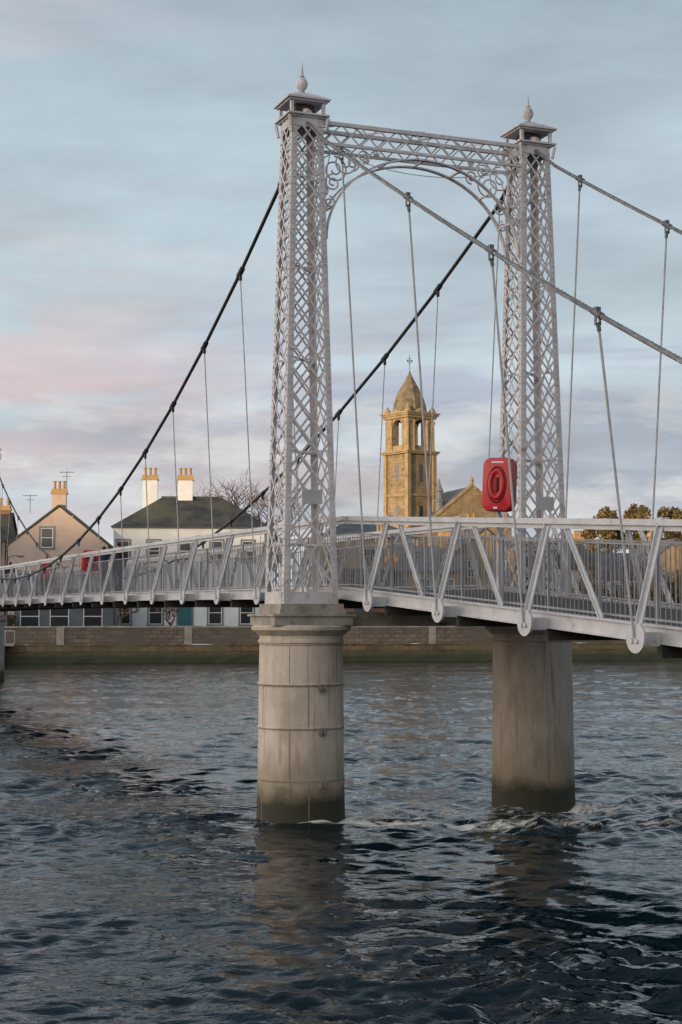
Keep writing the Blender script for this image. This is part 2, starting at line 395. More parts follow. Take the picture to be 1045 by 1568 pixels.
pl=M(BT)
for sg in (-1,1):
    pl.cbox((-.475,sg*LEG_T+.02,5.40),(.02,.36,.24))
pl.done('plaques',M_sign,bridge)

def chord(m,t,dz,w,h,s0,s1,step=1.3):
    n=max(1,int(round(abs(s1-s0)/step)))
    for i in range(n):
        a=s0+(s1-s0)*i/n; b=s0+(s1-s0)*(i+1)/n
        m.beam((a,t,zb(a)+dz),(b+.002,t,zb(b)+dz),w,h,(0,1,0))
S0,S1=-20.5,80.5
segs=[(S0,-.01),(.01,59.99),(60.01,S1)]
tr=M(BT)
for t in (-TC,TC):
    for a,b in segs:
        chord(tr,t,TH_,.13,.075,a,b); chord(tr,t-.0*1,TH_-.065,.05,.06,a,b)
        chord(tr,t,.02,.06,.17,a,b); chord(tr,t,-.075,.14,.022,a,b); chord(tr,t,.116,.14,.022,a,b)
def nodeset():
    for s in side_nodes: yield s,-1
    for s in main_nodes: yield s,(1 if s<30 else -1)
    for s in far_nodes: yield s,1
gs=M(BT); xg=M(BT)
for s,d in nodeset():
    z=zb(s)
    for sg in (-1,1):
        tr.beam((s,sg*(TC+.02),z+TH_-.03),(s,sg*TG,z+.03),.15,.016,(1,0,0))
        tr.beam((s,sg*(TC+.02),z+TH_-.03),(s,sg*TG,z+.03),.016,.10,(1,0,0))
        tr.beam((s+d*.38,sg*(TC-.01),z+TH_-.04),(s+d*1.28,sg*(TC-.01),zb(s+d*1.28)+.11),.02,.10,(0,1,0))
        tr.beam((s+d*.38,sg*(TC-.01),z+TH_-.04),(s+d*1.28,sg*(TC-.01),zb(s+d*1.28)+.11),.075,.014,(0,1,0))
        n=14; pts=[]
        for i in range(n+1):
            a=math.pi+math.pi*i/n; pts.append((.19*math.cos(a),.17*math.sin(a)))
        pts+= [(.19,.07),(.09,.17),(-.09,.17),(-.19,.07)]
        vs=[(s+x,sg*TG-.018,z-.02+y) for x,y in pts]+[(s+x,sg*TG+.018,z-.02+y) for x,y in pts]
        k=len(pts); fs=[tuple(range(k)),tuple(range(k,2*k))]+[(i,(i+1)%k,(i+1)%k+k,i+k) for i in range(k)]
        gs.add(vs,fs)
        gs.tube([(s-.05,sg*(TG+.018),z-.05),(s-.05,sg*(TG+.045),z-.05)],.03,8); gs.tube([(s+.05,sg*(TG+.018),z-.05),(s+.05,sg*(TG+.045),z-.05)],.03,8)
        gs.beam((s,sg*(TC+.07),z-.03),(s,sg*(TG-.02),z-.03),.09,.16,(1,0,0))
        gs.cbox((s,sg*(TC),z+TH_+.045),(.16,.10,.02))
    xg.beam((s,-TC-.05,z-.17),(s,TC+.05,z-.17),.16,.10)
tr.done('truss_girders',M_paint,bridge); gs.done('gusset_brackets',M_paint,bridge); 
for a,b in segs:
    for t in (-.9,-.3,.3,.9): chord(xg,t,-.06,.08,.10,a,b)
xg.done('cross_girders',M_deckunder,bridge)
dk=M(BT)
for a,b in segs: chord(dk,0,.06,2.62,.06,a,b)
dk.done('deck_planks',M_deckunder,bridge)
rl=M(BT)
for t in (-1.27,1.27):
    for a,b in segs:
        for dz in (.17,1.05): chord(rl,t,dz,.025,.025,a,b)
    s=S0+.05
    while s<S1:
        rl.beam((s,t,zb(s)+.1),(s,t,zb(s)+1.05),.009,.009,(1,0,0)); s+=.11
    for ss in np.arange(S0+.6,S1,1.3): rl.beam((ss,t,zb(ss)+.09),(ss,t,zb(ss)+1.07),.03,.03,(1,0,0))
rl.done('railing_balusters',M_baluster,bridge)

# cables
mainc=M(BT); sidec=M(BT); hg=M(BT); cl=M(BT); cl2=M(BT)
for sg in (-1,1):
    pts=[(0,sg*LEG_T,ZT+.13)]+[(s,sg*tc_main(s),zc_main(s)) for s in main_nodes]+[(60,sg*LEG_T,ZT+.13)]
    mainc.tube(pts,.036,8)
    for s in main_nodes:
        zc=zc_main(s); t=sg*tc_main(s)
        e=.12; z1=zc_main(s-e)-zc; z2=zc_main(s+e)-zc
        cl.tube([(s-e,t,zc+z1),(s+e,t,zc+z2)],.055,8)
        cl.cbox((s,t,zc-.08),(.05,.05,.16)) 
        if zc-.15>zb(s)+.2: hg.tube([(s,t,zc-.12),(s,sg*(TG+.03),zb(s)-.02)],.013,5)
    for base,dr in ((0,-1),(60,1)):
        if base==0:
            L=np.arange(0,17.3,.05)
            for k in range(5):
                pp=[]
                for d in L:
                    c=Vector((base+dr*d,sg*LEG_T,zc_side(d)+.12*max(0,1-d)))
                    a=d*2*math.pi/.42+k*2*math.pi/5
                    pp.append(c+Vector((.45*math.sin(a)*.02,.02*math.cos(a),.02*math.sin(a))))
                sidec.tube(pp,.0185,5)
        else:
            sidec.tube([Vector((base+dr*d,sg*LEG_T,zc_side(d)+.12*max(0,1-d))) for d in np.arange(0,17.3,1.0)],.034,6)
        for i in range(6):
            d=1.86+2.65*i; s=base+dr*d; zc=zc_side(d); t=sg*LEG_T
            cl2.tube([(s-dr*.09,t,zc+.050),(s+dr*.09,t,zc-.046)],.045,8)
            cl2.cbox((s,t,zc+.05),(.045,.06,.06))
            cl2.beam((s,t-.028,zc),(s,t-.028,zc-.13),.045,.010,(1,0,0)); cl2.beam((s,t+.028,zc),(s,t+.028,zc-.13),.045,.010,(1,0,0))
            cl2.tube([(s,t,zc-.1),(s,t-sg*.02,zc-.20)],.026,8)
            hg.tube([(s,t-sg*.015,zc-.17),(s,sg*(TG+.03),zb(s)-.02)],.0155,6)
mainc.done('main_span_cables',M_cabledark,bridge,True); sidec.done('side_span_cables',M_cablegrey,bridge,True)
hg.done('hangers',M_hanger,bridge,True); cl.done('cable_clamps',M_cabledark,bridge,True); cl2.done('side_cable_clamps',M_clampgrey,bridge,True)
ew=M(BT)
ew.tube([(-.2,-1.9+3.8*i/20,ZT-.45-.32*(1-((i-10)/10)**2)) for i in range(21)],.007,5)
ew.done('slack_wire',M_hanger,bridge)
ab=M(BT)
ab.box(-24,-20.5,-2.6,2.6,-1,2.46); ab.box(80.5,88,-2.6,2.6,-1,2.46)
ab.done('abutments',M_wall,bridge)

# ------------------------------------------------------------------ lifebuoy cabinets
def cabinet(s,t,z0,w,h,yaw,post=True,name='lifebuoy_cabinet'):
    e=empty(name)
    c=Vector(BT(s,t,z0+h/2))
    R=Matrix.Rotation(yaw,3,'Z')@Matrix.Rotation(math.radians(3),3,'Y')
    def tf(x,y,z): v=c+R@Vector((x,y,z)); return (v.x,v.y,v.z)
    def rrect(w,h,r,n=6):
        p=[]
        for cx,cz,a0 in ((w/2-r,h/2-r,0),(-w/2+r,h/2-r,90),(-w/2+r,-h/2+r,180),(w/2-r,-h/2+r,270)):
            for i in range(n+1):
                a=math.radians(a0+90*i/n); p.append((cx+r*math.cos(a),cz+r*math.sin(a)))
        return p
    def shellmesh(layers,mt,nm):
        m=M(tf); vs=[];k=None
        for y,ww,hh,r in layers:
            p=rrect(ww,hh,r); k=len(p); vs+=[(x,y,z) for x,z in p]
        fs=[]
        for i in range(len(layers)-1):
            for j in range(k): fs.append((i*k+j,i*k+(j+1)%k,(i+1)*k+(j+1)%k,(i+1)*k+j))
        fs.append(tuple(range(k))); fs.append(tuple((len(layers)-1)*k+j for j in range(k)))
        m.add(vs,fs); m.done(nm,mt,e,True)
    shellmesh([(-.10,w*.90,h*.92,.07),(-.095,w*.96,h*.96,.10),(-.06,w,h,.11),(-.004,w,h,.11)],M_red,'front_shell')
    shellmesh([(.004,w,h,.11),(.06,w,h,.11),(.11,w*.94,h*.95,.10),(.115,w*.88,h*.9,.09)],M_redshade,'back_shell')
    m=M(tf); n=36
    m.tube([(w*.30*math.cos(2*math.pi*i/n),-.104,h*.33*math.sin(2*math.pi*i/n)) for i in range(n+1)],.014,8,False)
    m.done('outer_relief',M_redshade,e,True)
    m=M(tf)
    m.tube([(w*.21*math.cos(2*math.pi*i/n),-.108,h*.25*math.sin(2*math.pi*i/n)) for i in range(n+1)],.034,8,False)
    m.done('ring_relief',M_red,e,True)
    m=M(tf); m.tube([(0,-.098,h*.13),(0,-.098,-h*.13)],.035,10); m.done('recess_shade',M_redshade,e,True)  # dark rod painted as the shade of the recess inside the ring
    m=M(tf); m.box(-w*.20,w*.20,-.103,-.099,h*.40,h*.43); m.box(-.03,.03,-.12,-.09,-h*.455,-h*.42); m.done('latch_and_label',M_frame,e)
    m=M(); b=BT(s,t,0); zz=zb(s)
    m.tube([(b[0],b[1]+.15,zz+.08),(b[0],b[1]+.15,z0+h*.7)],.03,8); m.done('post',M_paint,e)
    return e
cabinet(-5.42,-1.22,4.87,.46,.76,math.radians(-30))
cabinet(21,-1.18,4.72,.50,.62,math.radians(10))

# ------------------------------------------------------------------ people
def person(x,y,z,head,h=1.74,coat=M_black,trous=M_navy,stride=.25):
    e=empty('pedestrian'); k=h/1.74
    V=[(0,0,.95),(0,0,1.1),(0,.01,1.28),(0,0,1.43),(0,.01,1.50),(0,.02,1.58),(0,.02,1.68),
       (.18,0,1.41),(.23,-.06*1,1.15),(.22,.12,.93),(.21,.15,.84),
       (-.18,0,1.41),(-.23,.04,1.15),(-.22,-.02,.92),(-.21,-.02,.83),
       (.09,0,.90),(.10,stride*.55,.50),(.10,stride*.6,.09),(.10,stride*.6+.15,.04),
       (-.09,0,.90),(-.10,-stride*.3,.50),(-.10,-stride,.12),(-.10,-stride+.13,.04)]
    E=[(0,1),(1,2),(2,3),(3,4),(4,5),(5,6),(3,7),(7,8),(8,9),(9,10),(3,11),(11,12),(12,13),(13,14),(0,15),(15,16),(16,17),(17,18),(0,19),(19,20),(20,21),(21,22)]
    Rr=[.15,.14,.155,.11,.055,.085,.07,.075,.055,.042,.035,.075,.055,.042,.035,.10,.065,.048,.04,.10,.065,.048,.04]
    me=bpy.data.meshes.new('sk'); me.from_pydata([tuple(c*k for c in v) for v in V],E,[])
    o=bpy.data.objects.new('body_tmp',me); COL.objects.link(o)
    md=o.modifiers.new('s','SKIN'); sv=me.skin_vertices[0].data
    for i,r in enumerate(Rr): sv[i].radius=(r*k,r*k*(.8 if i in(0,1,2,3) else 1))
    sv[0].use_root=True
    o.modifiers.new('ss','SUBSURF').levels=2
    bpy.context.view_layer.update()
    dg=bpy.context.evaluated_depsgraph_get(); em=bpy.data.meshes.new_from_object(o.evaluated_get(dg))
    bpy.data.objects.remove(o)
    em.materials.clear()
    for mm in (coat,trous,M_skin,M_hair): em.materials.append(mm)
    for p in em.polygons:
        c=p.center/k; p.use_smooth=True
        if c.z>1.64 or (c.z>1.55 and c.y<-.0): p.material_index=3
        elif c.z>1.49: p.material_index=2
        elif c.z<.86 and abs(c.x)>.17: p.material_index=2
        elif c.z<.82: p.material_index=1
        else: p.material_index=0
    b=bpy.data.objects.new('body',em); COL.objects.link(b); b.parent=e
    m=M(); m.lathe((0,.115*k),[(.004,1.56*k),(.018*k,1.57*k),(.004,1.61*k)],6); m.box(-.03*k,.03*k,.095*k,.11*k,1.535*k,1.545*k); n=m.done('nose_and_mouth',M_skin); n.parent=e
    e.location=(x,y,z); e.rotation_euler=(0,0,head)
for s,t,c,tr_,h in ((24.0,.40,M_black,M_navy,1.80),(24.5,.05,M_navy,M_black,1.68),(35.4,.3,M_redcl,M_black,1.72),(42,.1,M_black,M_navy,1.75)):
    p=BT(s,t,zb(s)+.10); person(*p,TH+(0 if c!=M_redcl else math.pi),h,c,tr_)

# ------------------------------------------------------------------ river bank
PH=math.radians(11.6); sP,cP=math.sin(PH),math.cos(PH)
WX,WY=0,118.5
def WT(x,y,z): return (WX+cP*x-sP*y, WY+sP*x+cP*y, z)
GZ=1.9
rw=empty('river_wall')
m=M(WT); m.box(-300,300,.9,1.5,1.3,2.52); m.done('parapet',M_wall,rw)
m=M(WT)
x=-90
while x<90:
    L=random.uniform(1.0,1.7); dz=random.uniform(-.02,.03)
    m.box(x+.01,x+L-.01,.84,1.56,2.523,2.64+dz); x+=L
for i,x in enumerate(np.arange(-86,90,9.3)): m.box(x,x+.55,.78,.92,1.0,2.52)
m.done('coping_stones',M_cope,rw)
m=M(WT); 
nx=600; vs=[];fs=[]
prof=[(-.55,-.6),(-.45,-.05),(-.25,.35),(.05,.7),(.45,1.05),(.72,1.25),(.93,1.33)]
for i in range(nx+1):
    x=-300+600*i/nx
    lump=.12*math.sin(x*.9)+.1*math.sin(x*.37+1)
    for (yy,zz) in prof: vs.append((x,yy+lump*.5+random.uniform(-.08,.08),zz+random.uniform(-.07,.07)))
k=len(prof)
for i in range(nx):
    for j in range(k-1): fs.append((i*k+j,(i+1)*k+j,(i+1)*k+j+1,i*k+j+1))
m.add(vs,fs); m.done('mossy_revetment',M_moss,rw)
m=M(WT); m.add([(-3000,1.4,GZ),(3000,1.4,GZ),(3000,4000,GZ),(-3000,4000,GZ)],[(0,1,2,3)]); m.done('ground',M_ground)
m=M(WT); m.add([(-300,4.0,GZ+.004),(300,4.0,GZ+.004),(300,9,GZ+.004),(-300,9,GZ+.004)],[(0,1,2,3)]); m.done('road',M_road)
m=M(WT); m.box(-300,300,1.55,3.9,GZ-.2,GZ+.12); m.done('pavement',M_cope)
ls=empty('landing_stage'); m=M(WT)
m.box(-26.6,-23.9,-1.3,.88,1.25,1.42); m.box(-26.2,-24.6,-1.0,.8,-.5,1.25); m.done('platform',M_cope,ls)
m=M(WT)
for x in np.arange(-26.5,-23.9,.65): m.box(x,x+.05,-1.25,-1.2,1.42,2.3)
m.box(-26.5,-23.9,-1.26,-1.19,2.3,2.36); m.done('handrail',M_paint,ls)

m=M(BT); m.add([(-21.5,-1500,1.7),(-21.5,1500,1.7),(-2500,1500,1.7),(-2500,-1500,1.7)],[(0,1,2,3)]); m.done('near_bank_ground',M_ground)
m=M(BT); m.box(-21.9,-21.5,-400,400,-1,1.9); m.done('near_bank_wall',M_wall)

# wooded hill behind the photographer that keeps the low sun off the river
SD=Vector((-.6,-.8))
def hill(name,c,along,halflen,height,width,mt,parent=None,seed=1,n=160):
    rnd=random.Random(seed); a=Vector(along).normalized(); b=Vector((-a.y,a.x)); vs=[];fs=[];k=9
    ph=[rnd.uniform(0,6) for _ in range(6)]
    for i in range(n+1):
        u=-halflen+2*halflen*i/n
        hh=height(u) if callable(height) else height
        hh+= .03*hh*(math.sin(u*.05+ph[0])+math.sin(u*.13+ph[1])*.6+math.sin(u*.31+ph[2])*.4)
        for j in range(k):
            w=-1+2*j/(k-1); z=GZ-.1+(hh-GZ)*(math.cos(w*math.pi/2)**1.2 if abs(w)<.999 else 0)
            p=Vector(c)+a*u+b*w*width; vs.append((p.x,p.y,z))
    for i in range(n):
        for j in range(k-1): fs.append((i*k+j,(i+1)*k+j,(i+1)*k+j+1,i*k+j+1))
    m=M(); m.add(vs,fs); return m.done(name,mt,parent,True)
hill('wooded_hill',(SD.x*320,SD.y*320),(-.8,.6),520,33.0,60,M_hill)

# ------------------------------------------------------------------ houses
def house(name,cx,cy,rot,w,d,ze,zr,wallm,roofm,roof='gx',wins=(),doors=(),chims=(),margin=True,ridge_off=0,potm=None,plinth=None):
    e=empty(name); c_,s_=math.cos(rot),math.sin(rot)
    def tf(x,y,z): return (cx+c_*x-s_*y, cy+s_*x+c_*y, z)
    zg=GZ; h=w/2
    m=M(tf)
    m.box(-h,h,0,d,zg,ze)
    ro=ridge_off
    if roof=='gx':
        m.add([(-h,0,ze),(-h,d,ze),(-h,d/2,zr-.1)],[(0,1,2)]); m.add([(h,0,ze),(h,d,ze),(h,d/2,zr-.1)],[(0,1,2)])
    elif roof=='gy':
        m.add([(-h,0,ze),(h,0,ze),(ro,0,zr-.12),(-h,.3,ze),(h,.3,ze),(ro,.3,zr-.12)],[(0,1,2),(3,4,5),(0,2,5,3),(1,2,5,4)])
        m.add([(-h,d,ze),(h,d,ze),(ro,d,zr-.12)],[(0,1,2)])
    m.done('walls',wallm,e,recalc=False)
    m=M(tf); o=.25
    def slab(q,th=.14):
        q=[Vector(p) for p in q]; nrm=(q[1]-q[0]).cross(q[2]-q[0]).normalized()
        if nrm.z<0: nrm=-nrm
        k=len(q); m.add([p for p in q]+[p+nrm*th for p in q],[tuple(range(k)),tuple(range(k,2*k))]+[(i,(i+1)%k,(i+1)%k+k,i+k) for i in range(k)])
    if roof=='gx':
        sl=(zr-ze)/(d/2)
        slab([(-h-.15,-o,ze-o*sl),(h+.15,-o,ze-o*sl),(h+.15,d/2,zr),(-h-.15,d/2,zr)]); slab([(-h-.15,d+o,ze-o*sl),(h+.15,d+o,ze-o*sl),(h+.15,d/2,zr),(-h-.15,d/2,zr)])
    elif roof=='gy':
        sl=(zr-ze)/(h-ro); sr=(zr-ze)/(h+ro)
        slab([(h+o,-.12,ze-o*sl),(h+o,d,ze-o*sl),(ro,d,zr),(ro,-.12,zr)]); slab([(-h-o,-.12,ze-o*sr),(-h-o,d,ze-o*sr),(ro,d,zr),(ro,-.12,zr)])
    elif roof=='hip':
        g=d*.42; 
        A=(-h-o,-o,ze-.05);B=(h+o,-o,ze-.05);C=(h+o,d+o,ze-.05);D=(-h-o,d+o,ze-.05);E=(-h+g,d/2,zr);F=(h-g,d/2,zr)
        m.add([A,B,C,D,E,F],[(0,1,5,4),(1,2,5),(2,3,4,5),(3,0,4),(0,3,2,1)])
        m.tube([E,F],.12,6)
    m.done('roof',roofm,e)
    fr=M(tf); gl=M(tf); mg=M(tf)
    for (x,z,ww,hh) in wins:
        if margin:
            mg.box(x-ww/2-.13,x-ww/2,-.05,.0,z-.02,z+hh+.13); mg.box(x+ww/2,x+ww/2+.13,-.05,0,z-.02,z+hh+.13); mg.box(x-ww/2,x+ww/2,-.05,0,z+hh,z+hh+.13)
        mg.box(x-ww/2-.16,x+ww/2+.16,-.12,0,z-.12,z-.02)
        gl.box(x-ww/2,x+ww/2,-.012,.0,z-.02,z+hh)
        for a in (x-ww/2+.035,x+ww/2-.035): fr.box(a-.035,a+.035,-.035,-.013,z-.02,z+hh)
        for b in (z+.02,z+hh/2,z+hh-.04): fr.box(x-ww/2+.07,x+ww/2-.07,-.035,-.013,b-.035,b+.035)
    for (x,ww,hh,dm) in doors:
        dd=M(tf); dd.box(x-ww/2,x+ww/2,-.04,0,zg,zg+hh); dd.done('door',dm,e)
        mg.box(x-ww/2-.15,x-ww/2,-.07,0,zg,zg+hh+.15); mg.box(x+ww/2,x+ww/2+.15,-.07,0,zg,zg+hh+.15); mg.box(x-ww/2,x+ww/2,-.07,0,zg+hh,zg+hh+.15)
    if wins or doors:
        gl.done('window_glass',M_glass,e); fr.done('window_frames',M_frame,e); mg.done('margins',M_margin,e)
    for (x,y,cw,cd,z0,z1,np_,cm) in chims:
        cm_=M(tf); cm_.box(x-cw/2,x+cw/2,y-cd/2,y+cd/2,z0,z1-.42); cm_.done('chimney_stack',cm,e)
        cm_=M(tf); cm_.box(x-cw/2-.1,x+cw/2+.1,y-cd/2-.1,y+cd/2+.1,z1-.42,z1-.26); cm_.box(x-cw/2-.04,x+cw/2+.04,y-cd/2-.04,y+cd/2+.04,z1-.26,z1)
        cm_.done('chimney_cope',M_chimcope,e)
        pm=M(tf)
        for i in range(np_):
            px=x if np_==1 else x-cw/2+.2+(cw-.4)*i/(np_-1)
            pm.lathe((px,y),[(.14,z1),(.12,z1+.1),(.11,z1+.55),(.15,z1+.57),(.15,z1+.65),(.1,z1+.66)],10)
        pm.done('chimney_pots',M_pot,e)
    g=M(tf); g.tube([(-h-.1,-.3,ze-.12),(h+.1,-.3,ze-.12)],.06,6); g.tube([(h-.3,-.1,ze-.2),(h-.3,-.1,zg)],.05,6)
    if roof!='gy': g.done('gutter',M_lamp,e)
    return e
house('pink_gabled_house',-22.9,128,PH*.4,8.0,12,9.1,12.3,M_pink,M_slate,'gy',
      wins=[(-.9,8.9,1.0,1.6),(-2.6,5.2,1.0,1.7),(2.3,5.2,1.0,1.7),(-1.9,2.6,1.0,1.6),(1.8,2.6,1.0,1.6)],
      chims=[(0,.6,1.15,.7,11.4,13.7,3,M_pink)],ridge_off=.1)
house('blue_shopfront',-21.6,124.5,PH*.4,8.0,3.3,4.9,5.4,M_blue,M_slate,'gx',
      wins=[(-2.8,2.4,1.5,1.9),(-.5,2.4,1.5,1.9),(2.1,2.4,1.5,1.9)],margin=False)
house('slate_roofed_house',-32.2,129,PH*.4,9.4,9,9.6,12.0,M_beige,M_slate,'gx',
      wins=[(2.4,7.2,1.0,1.5),(-.6,7.2,1.0,1.5)],chims=[(2.6,4.5,3.9,.7,11.6,12.7,7,M_brick)])
house('white_house',-12.4,131,PH*.4,12.8,9,10.8,13.5,M_white,M_slate,'hip',
      wins=[(-5.6,7.9,1.0,1.7),(-3.1,7.9,1.0,1.7),(-.5,7.9,1.0,1.7),(2.1,7.9,1.0,1.7),(4.7,7.9,1.0,1.7),(-5.5,2.7,1.1,1.9),(-2.9,2.7,1.1,1.9),(2.0,2.7,1.1,1.9),(4.6,2.7,1.1,1.9)],
      doors=[(-.5,1.1,2.5,M_teal)],chims=[(-3.6,4.5,1.25,.9,12.2,15.4,3,M_white),(-.6,4.5,1.25,.9,12.2,15.4,3,M_white)])
house('grey_roofed_house',2.6,150,PH*.6,9.5,9,10.9,12.9,M_beige,M_slate2,'hip',
      wins=[(-3.2,8.2,1,1.6),(0,8.2,1,1.6),(3.2,8.2,1,1.6),(-3.2,4.2,1,1.6),(0,4.2,1,1.6),(3.2,4.2,1,1.6)])
house('sandstone_house',7.4,140,PH,7.0,8,7.4,9.6,M_sand,M_slate2,'gx',
      wins=[(-2.2,5.2,1,1.5),(0,5.2,1,1.5),(2.2,5.2,1,1.5),(-2.2,2.5,1,1.5),(2.2,2.5,1,1.5)],doors=[(0,1,2.1,M_lamp)],chims=[(-3,4,1.0,.8,9,11,3,M_sand),(3,4,1.0,.8,9,11,3,M_sand)])
house('brick_house',3.2,136,PH,5.0,7,5.2,7.4,M_brick,M_slate,'gx',
      wins=[(-1.5,2.6,1.2,1.5),(1.2,2.6,1.2,1.5)],chims=[(2,3.5,.9,.7,7,8.6,2,M_brick)])
house('yellow_stone_house',13.6,148,PH,5.6,9,9.4,11.6,M_sandtrim,M_slate2,'gy',
      wins=[(-1.4,7.0,1,1.6),(1.4,7.0,1,1.6),(-1.4,3.6,1,1.6),(1.4,3.6,1,1.6)],chims=[(0,5,1,.8,11.3,12.6,2,M_sand)])
house('terraced_house',20.5,152,PH,8.5,9,8.0,10.6,M_beige,M_slate,'gx',
      wins=[(-3,5.6,1,1.6),(-1,5.6,1,1.6),(1,5.6,1,1.6),(3,5.6,1,1.6),(-3,2.6,1,1.6),(1,2.6,1,1.6)],doors=[(3,1,2.1,M_teal)],chims=[(-4,4.5,.9,.8,9.4,11.2,3,M_sand),(4,4.5,.9,.8,9.4,11.2,3,M_sand)])
house('terraced_house',28.0,160,PH,6.0,9,7.2,9.8,M_white,M_slate2,'gx',
      wins=[(-2,5,1,1.6),(0,5,1,1.6),(2,5,1,1.6),(-2,2.4,1,1.6)],chims=[(-2.8,4.5,.9,.8,9,11.2,3,M_sand)])
house('yellow_gabled_house',35.2,166,PH,6.6,9,8.6,11.4,M_sandtrim,M_slate2,'gy',
      wins=[(-1.6,6.2,1,1.6),(1.6,6.2,1,1.6),(0,3,1.4,1.6)],chims=[(0,6,1,.8,11,12.4,3,M_sand)])

def aerial(x,y,z):
    e=empty('tv_aerial'); m=M(); m.tube([(x,y,z),(x,y,z+1.6)],.03,5)
    for i in range(5): m.tube([(x-.5+.25*i,y-.3,z+1.5),(x-.5+.25*i,y+.3,z+1.5)],.015,4)
    m.tube([(x-.6,y,z+1.5),(x+.6,y,z+1.5)],.02,4); m.tube([(x-.35,y,z+1.15),(x+.35,y,z+1.15)],.02,4); m.done('mast',M_lamp,e)
aerial(-22.4,128.8,13.6); aerial(-26.2,133,12.0); aerial(-13.7,135.5,13.3)

def lamp(x,y,h=6):
    e=empty('street_lamp'); m=M()
    m.lathe((x,y),[(.14,GZ),(.12,GZ+.9),(.07,GZ+1.0),(.05,GZ+h)],10); m.tube([(x,y,GZ+h-.02),(x+.1,y,GZ+h+.35),(x+.5,y,GZ+h+.5),(x+.9,y,GZ+h+.45)],.035,6)
    m.cbox((x+1.0,y,GZ+h+.42),(.5,.2,.12)); m.done('column',M_lamp,e)
lamp(-25.5,121,5.6); lamp(5,124,6); lamp(24,128,6)

